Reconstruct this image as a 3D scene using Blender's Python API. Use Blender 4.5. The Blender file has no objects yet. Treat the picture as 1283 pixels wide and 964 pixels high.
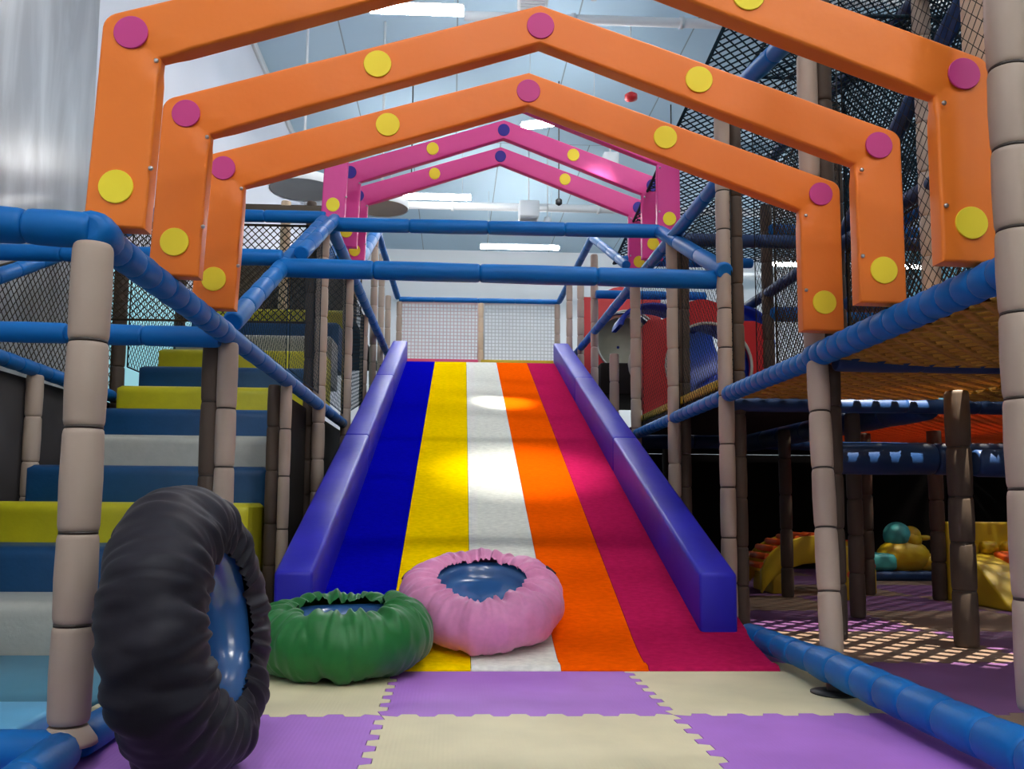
import bpy, bmesh, math, random
from mathutils import Vector, Matrix, noise
random.seed(7)
scn = bpy.context.scene
C = scn.collection
PI = math.pi

# ------------------------------------------------------------------ colour / materials
def lin(c):
    return tuple(((v/255)/12.92 if v/255 <= .04045 else ((v/255+.055)/1.055)**2.4) for v in c)

def mat(name, rgb, rough=.5, spec=.5, noise_scale=0, bump=.0, var=0.0, sheen=0, metallic=0, emit=None, estr=0,
        transl=0, bump_dist=.01, coat=0):
    m = bpy.data.materials.new(name); m.use_nodes = True
    nt = m.node_tree; b = nt.nodes['Principled BSDF']
    col = lin(rgb)
    b.inputs['Base Color'].default_value = (*col, 1)
    b.inputs['Roughness'].default_value = rough
    b.inputs['Specular IOR Level'].default_value = spec
    b.inputs['Metallic'].default_value = metallic
    if coat: b.inputs['Coat Weight'].default_value = coat; b.inputs['Coat Roughness'].default_value = .15
    if sheen: b.inputs['Sheen Weight'].default_value = sheen
    if emit:
        b.inputs['Emission Color'].default_value = (*lin(emit), 1); b.inputs['Emission Strength'].default_value = estr
    if noise_scale:
        tc = nt.nodes.new('ShaderNodeTexCoord'); n = nt.nodes.new('ShaderNodeTexNoise')
        n.inputs['Scale'].default_value = noise_scale; n.inputs['Detail'].default_value = 4
        nt.links.new(tc.outputs['Object'], n.inputs['Vector'])
        if bump:
            bp = nt.nodes.new('ShaderNodeBump'); bp.inputs['Strength'].default_value = bump
            bp.inputs['Distance'].default_value = bump_dist
            nt.links.new(n.outputs['Fac'], bp.inputs['Height']); nt.links.new(bp.outputs['Normal'], b.inputs['Normal'])
        if var:
            n2 = nt.nodes.new('ShaderNodeTexNoise'); n2.inputs['Scale'].default_value = noise_scale*.35; n2.inputs['Detail'].default_value = 3
            nt.links.new(tc.outputs['Object'], n2.inputs['Vector'])
            r = nt.nodes.new('ShaderNodeValToRGB')
            r.color_ramp.elements[0].position = .3; r.color_ramp.elements[1].position = .7
            r.color_ramp.elements[0].color = (*[max(0, c*(1-var)) for c in col], 1)
            r.color_ramp.elements[1].color = (*[min(1, c*(1+var)) for c in col], 1)
            nt.links.new(n2.outputs['Fac'], r.inputs['Fac']); nt.links.new(r.outputs['Color'], b.inputs['Base Color'])
    if transl:
        tr = nt.nodes.new('ShaderNodeBsdfTranslucent'); tr.inputs['Color'].default_value = (*col, 1)
        mx = nt.nodes.new('ShaderNodeMixShader'); mx.inputs[0].default_value = transl
        out = nt.nodes['Material Output']
        nt.links.new(b.outputs[0], mx.inputs[1]); nt.links.new(tr.outputs[0], mx.inputs[2]); nt.links.new(mx.outputs[0], out.inputs['Surface'])
    return m

M = dict(
 beige=mat('beige_foam_vinyl', (178,158,142), .55, .35, 9, .15, .06),
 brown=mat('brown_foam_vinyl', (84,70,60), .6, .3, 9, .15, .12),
 tie=mat('brown_cable_tie', (52,42,34), .5),
 blue=mat('blue_foam_vinyl', (0,104,180), .48, .28, 12, .2, .08),
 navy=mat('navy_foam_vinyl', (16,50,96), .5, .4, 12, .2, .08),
 orange=mat('orange_vinyl', (244,126,34), .42, .4, 5, .25, .03, bump_dist=.02),
 pink=mat('pink_vinyl', (222,62,146), .42, .4, 5, .25, .03, bump_dist=.02),
 dot_y=mat('yellow_dot_vinyl', (254,230,56), .5, .3),
 dot_m=mat('magenta_dot_vinyl', (206,66,138), .45, .3),
 dot_b=mat('indigo_dot_vinyl', (44,22,140), .45, .3),
 steel=mat('steel', (190,190,190), .3, metallic=1),
 black=mat('black_steel', (20,20,22), .5),
 rail=mat('indigo_vinyl', (40,34,186), .42, .4, 6, .12, .06, bump_dist=.02),
 net_black=mat('black_net_cord', (26,28,30), .8, .2),
 net_green=mat('dark_teal_net_cord', (22,48,62), .8, .2),
 net_brown=mat('brown_net_cord', (66,54,40), .8, .2),
 net_white=mat('pale_net_cord', (214,206,206), .8, .2),
 rope=mat('amber_rope', (190,142,58), .7, .3, 60, .4, .15, transl=.15),
 rope_o=mat('orange_rope', (238,128,60), .7, .3, 60, .4, .1, transl=.3),
 s_yellow=mat('yellow_step_vinyl', (200,190,28), .45, .4, 40, .4, .05, bump_dist=.004),  # the three step colours are darkened for shade from arches and nets
 s_blue=mat('blue_step_vinyl', (18,70,114), .5, .4, 40, .4, .06, bump_dist=.004),
 s_white=mat('white_step_vinyl', (180,180,170), .45, .4, 40, .4, .05, bump_dist=.004),
 s_pale=mat('pale_blue_vinyl', (96,166,204), .45, .4, 20, .2, .05, bump_dist=.004),
 dark=mat('dark_brown_board', (38,32,28), .8, .2, 6, .1, .2),
 greyboard=mat('dark_grey_board', (74,70,70), .8, .2, 6, .1, .15),
 fab_black=mat('black_nylon', (25,22,33), .6, .3, 120, .15, .05, sheen=.05, bump_dist=.002),
 fab_green=mat('green_nylon', (16,104,40), .5, .4, 120, .15, .05, sheen=.15, bump_dist=.002),
 fab_pink=mat('pink_nylon', (224,142,186), .52, .35, 120, .15, .05, sheen=.15, bump_dist=.002),
 pvc=mat('blue_pvc', (46,92,150), .22, .6, 8, .1, .12, coat=.5),
 red=mat('red_board', (198,40,44), .45, .4, 5, .1, .08),
 bplastic=mat('blue_plastic', (26,60,178), .35, .5, 5, .1, .08),
 greyp=mat('grey_green_plastic', (150,150,132), .5, .4, 7, .3, .2),
 yel=mat('yellow_plastic', (206,172,28), .45, .4, 8, .1, .08),
 teal=mat('teal_plastic', (70,160,160), .45, .4, 8, .1, .08),
 orp=mat('orange_plastic', (226,92,30), .45, .4, 8, .1, .08),
 white=mat('white_metal', (222,224,226), .5),
 fixture=mat('lamp_housing', (200,205,210), .5),
 cream=mat('cream_padding', (226,200,168), .55, .3, 8, .1, .04),
)

def lamp_mat(name, rgb, s):
    m = bpy.data.materials.new(name); m.use_nodes = True; nt = m.node_tree; nt.nodes.clear()
    e = nt.nodes.new('ShaderNodeEmission'); o = nt.nodes.new('ShaderNodeOutputMaterial')
    e.inputs[0].default_value = (*lin(rgb), 1); e.inputs[1].default_value = s
    nt.links.new(e.outputs[0], o.inputs[0]); return m
M['tube'] = lamp_mat('fluorescent_tube', (250,249,247), 72)
M['spot'] = lamp_mat('spot_lens', (255,246,225), 60)

def lane_mat(name, rgb, var=.06):
    """bristly dry-slide matting: fine rows of bristles running across"""
    m = mat(name, rgb, .7, .0)
    nt = m.node_tree; b = nt.nodes['Principled BSDF']
    tc = nt.nodes.new('ShaderNodeTexCoord'); mp = nt.nodes.new('ShaderNodeMapping'); mp.inputs['Scale'].default_value = (1, 2.2, 1)
    v = nt.nodes.new('ShaderNodeTexVoronoi'); v.inputs['Scale'].default_value = 42
    n = nt.nodes.new('ShaderNodeTexNoise'); n.inputs['Scale'].default_value = 26; n.inputs['Detail'].default_value = 6
    mul = nt.nodes.new('ShaderNodeMath'); mul.operation = 'ADD'
    bp = nt.nodes.new('ShaderNodeBump'); bp.inputs['Strength'].default_value = .3; bp.inputs['Distance'].default_value = .006
    L = nt.links.new
    L(tc.outputs['Object'], mp.inputs['Vector']); L(mp.outputs[0], v.inputs['Vector']); L(mp.outputs[0], n.inputs['Vector'])
    L(v.outputs['Distance'], mul.inputs[0]); L(n.outputs['Fac'], mul.inputs[1]); L(mul.outputs[0], bp.inputs['Height'])
    L(bp.outputs[0], b.inputs['Normal'])
    col = lin(rgb); r = nt.nodes.new('ShaderNodeValToRGB')
    r.color_ramp.elements[0].position = .35; r.color_ramp.elements[1].position = .65
    r.color_ramp.elements[0].color = (*[c*(1-var*2) for c in col], 1); r.color_ramp.elements[1].color = (*[min(1, c*(1+var)) for c in col], 1)
    L(n.outputs['Fac'], r.inputs['Fac']); L(r.outputs[0], b.inputs['Base Color'])
    return m
LM = [lane_mat('blue_bristle', (8,8,168)), lane_mat('yellow_bristle', (250,206,0)), lane_mat('white_bristle', (226,226,214)),
      lane_mat('orange_bristle', (255,92,4)), lane_mat('crimson_bristle', (190,30,84))]

def tile_mat(name, rgb):
    """EVA foam tile: fine parallel grooves of a tatami grain"""
    m = mat(name, rgb, .62, .3); nt = m.node_tree; b = nt.nodes['Principled BSDF']
    tc = nt.nodes.new('ShaderNodeTexCoord'); w = nt.nodes.new('ShaderNodeTexWave'); w.inputs['Scale'].default_value = 22
    w.inputs['Distortion'].default_value = .6; w.inputs['Detail'].default_value = 2
    n = nt.nodes.new('ShaderNodeTexNoise'); n.inputs['Scale'].default_value = 3.5; n.inputs['Detail'].default_value = 4
    bp = nt.nodes.new('ShaderNodeBump'); bp.inputs['Strength'].default_value = .12; bp.inputs['Distance'].default_value = .002
    L = nt.links.new
    L(tc.outputs['Object'], w.inputs['Vector']); L(tc.outputs['Object'], n.inputs['Vector']); L(w.outputs['Fac'], bp.inputs['Height']); L(bp.outputs[0], b.inputs['Normal'])
    col = lin(rgb); r = nt.nodes.new('ShaderNodeValToRGB')
    r.color_ramp.elements[0].position = .3; r.color_ramp.elements[1].position = .7
    r.color_ramp.elements[0].color = (*[c*.9 for c in col], 1); r.color_ramp.elements[1].color = (*[min(1, c*1.05) for c in col], 1)
    L(n.outputs['Fac'], r.inputs['Fac']); L(r.outputs[0], b.inputs['Base Color'])
    return m
TP = tile_mat('purple_eva', (176,116,208)); TC = tile_mat('cream_eva', (224,212,174))

# ------------------------------------------------------------------ geometry helpers
class MB:
    def __init__(s): s.v = []; s.f = []; s.sm = []
    def add(s, vs, fs, smooth=False):
        o = len(s.v); s.v += [tuple(v) for v in vs]
        for f in fs: s.f.append(tuple(i+o for i in f)); s.sm.append(smooth)
        return s
    def box(s, x0, x1, y0, y1, z0, z1):
        v = [(x, y, z) for z in (z0, z1) for y in (y0, y1) for x in (x0, x1)]
        return s.add(v, [(0,2,3,1),(4,5,7,6),(0,1,5,4),(2,6,7,3),(0,4,6,2),(1,3,7,5)])
    def revolve(s, A, B, prof, n=16, cap=True, smooth=True):
        """prof: list of (t in metres along A->B, radius)"""
        A = Vector(A); B = Vector(B); d = (B-A).normalized()
        up = Vector((0,0,1)) if abs(d.z) < .95 else Vector((1,0,0))
        u = d.cross(up).normalized(); w = d.cross(u)
        vs = []
        for t, r in prof:
            for k in range(n):
                a = 2*PI*k/n; vs.append(A+d*t+(u*math.cos(a)+w*math.sin(a))*r)
        fs = [(i*n+k, i*n+(k+1) % n, (i+1)*n+(k+1) % n, (i+1)*n+k) for i in range(len(prof)-1) for k in range(n)]
        s.add(vs, fs, smooth)
        if cap:
            o = len(s.v)-len(vs); s.f.append(tuple(o+k for k in range(n))[::-1]); s.sm.append(False)
            q = o+(len(prof)-1)*n; s.f.append(tuple(q+k for k in range(n))); s.sm.append(False)
        return s
    def bar(s, A, B, r, n=8):
        return s.revolve(A, B, [(0, r), ((Vector(B)-Vector(A)).length, r)], n)
    def build(s, name, m, parent=None, loc=None, bevel=0, seg=2):
        me = bpy.data.meshes.new(name); me.from_pydata(s.v, [], s.f); me.materials.append(m)
        for p, q in zip(me.polygons, s.sm): p.use_smooth = q
        bm = bmesh.new(); bm.from_mesh(me); bmesh.ops.recalc_face_normals(bm, faces=bm.faces)
        if bevel:
            es = [e for e in bm.edges if len(e.link_faces) == 2 and e.calc_face_angle(0) > .5]
            for f in bm.faces: f.smooth = False
            rb = bmesh.ops.bevel(bm, geom=es, offset=bevel, segments=seg, profile=.5, affect='EDGES', clamp_overlap=True)
            for f in rb['faces']: f.smooth = True
        bm.to_mesh(me); bm.free()
        if bevel:
            me.set_sharp_from_angle(angle=math.radians(50))
        o = bpy.data.objects.new(name, me); C.objects.link(o)
        if parent: o.parent = parent
        if loc: o.location = loc
        return o

def tag(o, label, cat, group=None):
    o['label'] = label; o['category'] = cat
    if group: o['group'] = group
    return o
def thing(name, label, cat, loc=(0,0,0), rot=(0,0,0), group=None):
    o = bpy.data.objects.new(name, None); C.objects.link(o); o.location = loc; o.rotation_euler = rot
    o.empty_display_size = .1
    return tag(o, label, cat, group)
def struct(o):
    o['kind'] = 'structure'; return o
def local(p, o): return Vector(p)-Vector(o)

def sleeve_prof(t0, t1, r, seam=.86, soft=.02):
    L = t1-t0; e = min(soft, L*.2)
    return [(t0, r*seam*.9), (t0+.001, r*seam), (t0+e*.4, r*.95), (t0+e, r*.99), (t0+L*.5, r*1.03), (t1-e, r*.99), (t1-e*.4, r*.95), (t1-.001, r*seam), (t1, r*seam*.9)]

def seg_list(L, seg, jit=.15, rnd=None):
    n = max(1, round(L/seg)); w = [1+(rnd or random).uniform(-jit, jit) for _ in range(n)]; s = sum(w)
    ts = [0]
    for q in w: ts.append(ts[-1]+q/s*L)
    return ts

def padded(name, label, cat, A, B, r, m, seg=.27, split=False, n=16, group=None, ties=False, foot=False, base=False, cap=False):
    """foam-sleeved steel pipe from A to B"""
    A = Vector(A); B = Vector(B); d = (B-A).normalized(); L = (B-A).length
    low = A if A.z <= B.z else B
    ts = seg_list(L, seg)
    if split or foot or base:
        t = thing(name, label, cat, low, group=group)
        parts_pre = t
    else:
        t = None
    o0 = low if t else Vector((0,0,0))
    if split:
        for a, b in zip(ts, ts[1:]):
            MB().revolve(A-o0, B-o0, sleeve_prof(a, b, r), n).build('foam_sleeve', m, t)
    else:
        mb = MB()
        for a, b in zip(ts, ts[1:]): mb.revolve(A-o0, B-o0, sleeve_prof(a, b, r), n)
        if t: mb.build('foam_sleeve', m, t)
        else:
            t = mb.build(name, m); tag(t, label, cat, group)
    if ties:
        for a in ts[1:-1]:
            MB().revolve(A-o0+d*(a-.004), B-o0, [(0, r*.80), (0, r*.93), (.008, r*.93), (.008, r*.80)], n).build('cable_tie', M['tie'], t)
    if foot:
        MB().revolve((0,0,-.14), (0,0,0), [(0,.03),(.16,.03)], 12).build('steel_foot', M['black'], t)
    if base:
        MB().revolve((0,0,-.142), (0,0,0), [(0,.075),(.008,.075),(.012,.03)], 20).build('base_plate', M['black'], t)
    return t

def clip_line(poly, p, d):
    """clip infinite 2D line p+t d to a convex polygon (ccw)"""
    t0, t1 = -1e9, 1e9; n = len(poly)
    for i in range(n):
        a = poly[i]; b = poly[(i+1) % n]; ex, ey = b[0]-a[0], b[1]-a[1]
        nx, ny = -ey, ex                                   # inward normal for ccw
        den = nx*d[0]+ny*d[1]; num = nx*(a[0]-p[0])+ny*(a[1]-p[1])
        if abs(den) < 1e-9:
            if num > 0: return None
            continue
        t = num/den
        if den > 0: t0 = max(t0, t)
        else: t1 = min(t1, t)
    return (t0, t1) if t1-t0 > 1e-3 else None

def net(name, label, pts, cell=.045, r=.0022, m=None, style='diamond', cat='net', group=None, sag=0, border=True, nseg=1):
    pts = [Vector(p) for p in pts]; O = pts[0]; U = (pts[1]-pts[0]).normalized()
    N = U.cross(pts[-1]-pts[0]).normalized(); V = N.cross(U)
    poly = [((p-O).dot(U), (p-O).dot(V)) for p in pts]
    area = sum(poly[i][0]*poly[(i+1) % len(poly)][1]-poly[(i+1) % len(poly)][0]*poly[i][1] for i in range(len(poly)))
    if area < 0: poly = poly[::-1]
    us = [p[0] for p in poly]; vs = [p[1] for p in poly]; cx, cy = sum(us)/len(us), sum(vs)/len(vs)
    R = max(math.hypot(a-cx, b-cy) for a, b in poly)
    mb = MB()
    for ang in ((PI/4, -PI/4) if style == 'diamond' else (0, PI/2)):
        dx, dy = math.cos(ang), math.sin(ang); nx, ny = -dy, dx
        k = -int(R/cell)-1
        while k*cell < R:
            px, py = cx+nx*k*cell, cy+ny*k*cell; c = clip_line(poly, (px, py), (dx, dy)); k += 1
            if not c: continue
            q = [(px+dx*(c[0]+(c[1]-c[0])*i/nseg), py+dy*(c[0]+(c[1]-c[0])*i/nseg)) for i in range(nseg+1)]
            def P(a):
                z = 0
                if sag:
                    z = -sag*max(0, 1-((a[0]-cx)/(max(us)-cx+1e-6))**2)*max(0, 1-((a[1]-cy)/(max(vs)-cy+1e-6))**2)
                return O+U*a[0]+V*a[1]+N*z
            for a, b in zip(q, q[1:]):
                A, B = P(a), P(b); dd = (B-A).normalized(); s1 = N*r; s2 = dd.cross(N)*r
                ring = [s1*1.0+s2*0, -s1*.5+s2*.866, -s1*.5-s2*.866]
                vv = [A+x for x in ring]+[B+x for x in ring]
                mb.add(vv, [(0,1,4,3),(1,2,5,4),(2,0,3,5)], True)
    if border:
        for a, b in zip(pts, pts[1:]+pts[:1]): mb.bar(a, b, r*2, 6)
    o = mb.build(name, m or M['net_black']); return tag(o, label, cat, group)

# ------------------------------------------------------------------ room shell
XL, XR, YF, YB, ZC = -3.4, 13.0, -6.0, 26.0, 8.4
def wallmat(name, rgb, s=1.2, var=.05, rough=.7):
    return mat(name, rgb, rough, .3, s, .1, var, bump_dist=.01)
struct(MB().box(XL-.2, XR+.2, YF-.2, YB+.2, -.2, 0).build('floor', wallmat('floor_grey', (70,62,58))))
struct(MB().box(XL-.2, XL, YF, YB, 0, ZC).build('wall_left', wallmat('wall_left_paint', (228,228,236))))
struct(MB().box(XR, XR+.2, YF, YB, 0, ZC).build('wall_right', wallmat('wall_right_paint', (110,172,194))))
struct(MB().box(XL, XR, YB, YB+.2, 0, ZC).build('wall_back', wallmat('wall_back_paint', (236,238,240))))
struct(MB().box(XL, XR, YF-.2, YF, 0, ZC).build('wall_front', wallmat('wall_front_paint', (210,208,204))))
# ceiling: painted sheet panels with dark seams
cm = wallmat('ceiling_panel_paint', (158,184,198), 1.0, .04)
nt = cm.node_tree; bs = nt.nodes['Principled BSDF']
tc = nt.nodes.new('ShaderNodeTexCoord'); bk = nt.nodes.new('ShaderNodeTexBrick')
bk.offset = .5; bk.inputs['Scale'].default_value = 1; bk.inputs['Mortar Size'].default_value = .012
bk.inputs['Brick Width'].default_value = 1.9; bk.inputs['Row Height'].default_value = 9
bk.inputs['Color1'].default_value = (*lin((180,208,228)), 1); bk.inputs['Color2'].default_value = (*lin((190,214,230)), 1); bk.inputs['Mortar'].default_value = (*lin((140,156,168)), 1)
nt.links.new(tc.outputs['Object'], bk.inputs['Vector']); nt.links.new(bk.outputs['Color'], bs.inputs['Base Color'])
struct(MB().box(XL-.2, XR+.2, YF-.2, YB+.2, ZC, ZC+.2).build('ceiling', cm))
# a cornice where the white wall meets the roof
struct(MB().box(XL, XL+.06, YF, YB, ZC-.14, ZC).build('trim_1', M['white'], bevel=.01))
# grey mottled wall cladding on the near left wall
gm = mat('grey_marbled_cladding', (150,150,154), .28, .5, 1.6, .1, .0)
nt = gm.node_tree; bs = nt.nodes['Principled BSDF']; tc = nt.nodes.new('ShaderNodeTexCoord')
mp = nt.nodes.new('ShaderNodeMapping'); mp.inputs['Scale'].default_value = (1, 2.6, .5)
nz = nt.nodes.new('ShaderNodeTexNoise'); nz.inputs['Scale'].default_value = 1.3; nz.inputs['Detail'].default_value = 7; nz.inputs['Distortion'].default_value = .8
rp = nt.nodes.new('ShaderNodeValToRGB'); rp.color_ramp.elements[0].position = .38; rp.color_ramp.elements[1].position = .72
rp.color_ramp.elements[0].color = (*lin((172,171,174)), 1); rp.color_ramp.elements[1].color = (*lin((216,216,218)), 1)
nt.links.new(tc.outputs['Object'], mp.inputs[0]); nt.links.new(mp.outputs[0], nz.inputs['Vector']); nt.links.new(nz.outputs['Fac'], rp.inputs[0]); nt.links.new(rp.outputs[0], bs.inputs['Base Color'])
struct(MB().box(XL, XL+.09, 2.0, 7.9, 0, ZC).build('wall_left_cladding', gm, bevel=.02))
# frosted window low in the left wall, seen through the stair net
wf = MB()
for a, b, c, d in ((8.3,8.4,1.3,3.3),(12.9,13.0,1.3,3.3),(10.6,10.7,1.3,3.3)): wf.box(XL, XL+.07, a, b, c, d)
wf.box(XL, XL+.07, 8.3, 13.0, 1.2, 1.3).box(XL, XL+.07, 8.3, 13.0, 3.3, 3.4)
w1 = thing('window_1', 'frosted pale cyan window in the left wall behind the stair net', 'window'); w1['kind'] = 'structure'
for k in ('label', 'category'): del w1[k]
wf.build('window_frame', M['white'], w1)
MB().box(XL+.01, XL+.03, 8.4, 12.9, 1.3, 3.3).build('pane', mat('frosted_glass', (170,220,230), .35, emit=(150,215,228), estr=.35), w1)
# dark back board under the right hand decks
struct(MB().box(1.75, XR, 11.0, 11.1, 0, 1.4).build('wall_under_deck', M['dark']))

struct(MB().box(6.3, 6.4, 2.0, 11.0, 0, 1.4).build('wall_light_blocker', M['dark']))  # added to keep lamp light from the side off the toys
# ceiling services
def lamp(x0, x1, y, z, label, skew=0, group=None):
    t = thing('fluorescent_lamp', label, 'ceiling lamp', ((x0+x1)/2, y, z), (0,0,skew), group)
    h = (x1-x0)/2
    MB().box(-h, h, -.06, .06, .03, .08).build('lamp_housing', M['fixture'], t, bevel=.008)
    MB().box(-h, h, -.08, .08, -.03, .03).build('lamp_diffuser', M['tube'], t, bevel=.02)
    for sx in (-1, 1): MB().bar((sx*h*.8,0,.07), (sx*h*.8,0,ZC-z-.002), .005, 6).build('suspension_rod', M['white'], t)
    return t
lamp(-1.12, .08, 10.65, 7.0, 'bright strip lamp at the top edge, above the nearest orange arches')
lamp(-1.5, .32, 17.5, 7.0, 'bright strip lamp seen left of centre beneath the pink arches')
lamp(.62, 2.55, 20.9, 7.0, 'bright strip lamp low and right of centre, just above the two blue crossbars')
lamp(1.05, 2.4, 13.8, 7.0, 'strip lamp slanting behind the apex of the last orange arch', skew=-.35)
lamp(6.2, 6.9, 20.0, 6.45, 'short strip lamp shining through the right net beside the tall post')
lamp(7.4, 8.6, 20.0, 6.45, 'longer strip lamp shining through the right net left of an orange leg')
lamp(10.0, 11.2, 20.0, 6.45, 'strip lamp glimpsed below the front orange arch leg on the right')
for i, (x, y) in enumerate(((2.6,4.6),(-1,-.5),(3,-.8),(7,3),(7,9),(.4,-4),(5.5,-4.2),(10,7),(10,14))):
    lamp(x-.75, x+.75, y, 7.0, 'overhead strip lamp out of frame lighting the hall', group='overhead strip lamps above and behind the viewer')

def pipe(A, B, r, m, label, name='ceiling_pipe', cat='pipe'):
    mb = MB().bar(A, B, r, 14); n = int((Vector(B)-Vector(A)).length/1.6)
    for k in range(1, n):
        p = Vector(A).lerp(Vector(B), k/n); d = (Vector(B)-Vector(A)).normalized()
        mb.bar(p-d*.03, p+d*.03, r*1.25, 14)
    return tag(mb.build(name, m), label, cat)
pipe((XL+.07,19.0,7.35), (XR,19.0,7.35), .09, M['white'], 'white horizontal pipe crossing the ceiling behind the second strip lamp')
pipe((XL+.07,22.6,6.9), (XR,22.6,6.9), .06, M['white'], 'thin pale pipe crossing low above the back wall')
pipe((.2,10.9,7.55), (XR,10.9,7.55), .14, M['fixture'], 'thick pale duct crossing behind the apex of the middle orange arch', 'air_duct', 'duct')
pipe((.1,12.3,7.9), (XR,12.3,7.9), .07, M['fixture'], 'thin grey pipe running beside the pale duct', 'ceiling_pipe')
for x, y in ((-.75,14.5),(1.85,15.2),(4.1,16)):
    mb = MB().bar((x,y,5.6 if x < 0 else 5.2), (x,y,ZC), .012, 6)
    t = thing('hanging_sensor', {-.75:'thin rod with a small sensor hanging left of centre', 1.85:'thin rod with a small sensor hanging right of the pink arch apex', 4.1:'thin rod with a small sensor hanging near the right deck'}[x], 'sensor', (x,y,0))
    o = MB().bar((0,0,6.2), (0,0,ZC-.002), .012, 6).build('rod', M['greyboard'], t)
    MB().revolve((0,0,6.08),(0,0,6.3),[(0,.02),(.03,.06),(.1,.06),(.13,.02)],12).build('sensor_head', M['black'], t)
for (x,y,z,s,l) in ((1.55,18.0,6.95,.42,'white square air unit hanging between the pink arch rafters'),(1.05,11.6,7.9,.42,'white square ceiling unit beside the middle arch apex'),(3.0,16.4,7.4,.3,'small white box unit near the right pink arch knee')):
    t = thing('air_unit', l, 'air conditioner', (x,y,z))
    MB().box(-s/2, s/2, -s/2, s/2, -.2, .15).build('casing', M['white'], t, bevel=.03)
    g = MB()
    for k in range(5): g.box(-s*.4, s*.4, -s*.38+k*s*.18, -s*.30+k*s*.18, -.215, -.2)
    g.build('grille', M['fixture'], t)
    MB().bar((0,0,.15),(0,0,ZC-z-.002),.015,6).build('suspension_rod', M['white'], t)
t = thing('spot_lamp', 'small bright round spot lamp hanging right of the square air unit', 'spot lamp', (1.95,18.0,6.6))
MB().revolve((0,0,0),(0,0,.2),[(0,.1),(.02,.11),(.2,.06)],16).build('spot_housing', M['fixture'], t)
MB().revolve((0,0,-.012),(0,0,.01),[(0,.05),(.012,.095)],16).build('spot_lens', M['spot'], t)
MB().bar((0,0,.2),(0,0,ZC-6.602),.012,6).build('suspension_rod', M['white'], t)
t = thing('fire_alarm', 'small red alarm hanging above the right rafter of the middle orange arch', 'alarm', (2.75,13.2,7.1))
MB().revolve((0,0,0),(0,0,.1),[(0,.03),(.03,.1),(.1,.1),(.14,.04)],14).build('alarm_body', M['red'], t)
MB().bar((0,0,.13),(0,0,ZC-7.102),.012,6).build('suspension_rod', M['white'], t)
# round hanging ceiling saucers
def saucer(x, y, z, r, m, label, tilt):
    t = thing('ceiling_saucer', label, 'ceiling panel', (x,y,z), (tilt,0,0))
    MB().revolve((0,0,0),(0,0,.2),[(0,r*.9),(.012,r*.97),(.06,r*.975)],40).build('underside', m, t)
    MB().revolve((0,0,.0),(0,0,.2),[(.0,r*.985),(.03,r),(.12,r),(.14,r*.96)],40,cap=False).build('rim', M['white'], t)
    MB().bar((0,0,.13),(0,0,ZC-z-.002),.02,8).build('suspension_rod', M['white'], t)
saucer(-2.3, 13.0, 5.45, .52, mat('grey_saucer', (150,150,148), .6, .3, 3, .1, .1), 'dark grey round ceiling saucer above the stair net', 0)
saucer(-1.15, 13.4, 5.33, .42, mat('wood_saucer', (170,150,128), .5, .3, 3, .1, .1), 'tan round ceiling saucer with white rim left of the pink arches', 0)

TPd = tile_mat('shaded_purple_eva', (106,68,114)); TCd = tile_mat('shaded_cream_eva', (124,102,88))  # purple and cream tile colours darkened for the shade under the right deck
# ------------------------------------------------------------------ foam floor tiles with jigsaw edges
TS = 1.02; X0 = -.235; Y0 = 3.13; pitch = TS/8; amp = .017
def edge_pts(n=8):
    out = []
    for k in range(n):
        a = k*TS/n; w = TS/n
        out += [(a, 0), (a+w*.22, 0), (a+w*.14, amp), (a+w*.5, amp), (a+w*.42, 0)] if False else [(a+w*.05, -amp), (a+w*.45, -amp), (a+w*.55, amp), (a+w*.95, amp)]
    return out
EP = edge_pts()
def tile(ix, iy, m, label, group=None):
    x = X0+ix*TS; y = Y0+iy*TS; g = .0015
    pts = []
    pts += [(g, g)]+[(t, o+g) for t, o in EP if amp*1.5 < t < TS-amp*1.5]
    pts += [(TS-g, g)]+[(TS+o-g, t) for t, o in EP if amp*1.5 < t < TS-amp*1.5]
    pts += [(TS-g, TS-g)]+[(t, TS+o-g) for t, o in reversed(EP) if amp*1.5 < t < TS-amp*1.5]
    pts += [(g, TS-g)]+[(o+g, t) for t, o in reversed(EP) if amp*1.5 < t < TS-amp*1.5]
    n = len(pts); mb = MB()
    mb.add([(a, b, .002) for a, b in pts]+[(a, b, .02) for a, b in pts],
           [tuple(range(n))[::-1], tuple(range(n, 2*n))]+[(i, (i+1) % n, n+(i+1) % n, n+i) for i in range(n)])
    o = mb.build('foam_floor_tile', m); o.location = (x, y, 0)
    return tag(o, label, 'floor tile', group)
front = {(-1,0):(TC,'cream jigsaw floor tile under the green ring, left of the slide foot'),
 (0,0):(TP,'purple jigsaw floor tile centred at the foot of the slide'),
 (1,0):(TC,'cream jigsaw floor tile at the right of the slide foot beside the blue floor rail'),
 (-1,-1):(TP,'purple jigsaw floor tile at bottom left beside the black ring'),
 (0,-1):(TC,'cream jigsaw floor tile at bottom centre, nearest the viewer'),
 (1,-1):(TP,'purple jigsaw floor tile at bottom right along the blue floor rail')}
for k, (m, l) in front.items(): tile(*k, m, l)
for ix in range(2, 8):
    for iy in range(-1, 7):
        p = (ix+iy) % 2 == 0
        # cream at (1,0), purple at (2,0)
        tile(ix, iy, TPd if p else TCd, ('purple' if p else 'brown')+' jigsaw floor tile with shade in its colour under the right deck', ('purple' if p else 'brown')+' floor tiles with painted shade under the right deck')
for ix in (1,):
    for iy in range(1, 7):
        p = (ix+iy) % 2 == 0
        tile(ix, iy, TP if p else TC, ('purple' if p else 'cream')+' jigsaw floor tile running under the slide and its right edge', ('purple' if p else 'cream')+' floor tiles under the slide edge')

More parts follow.
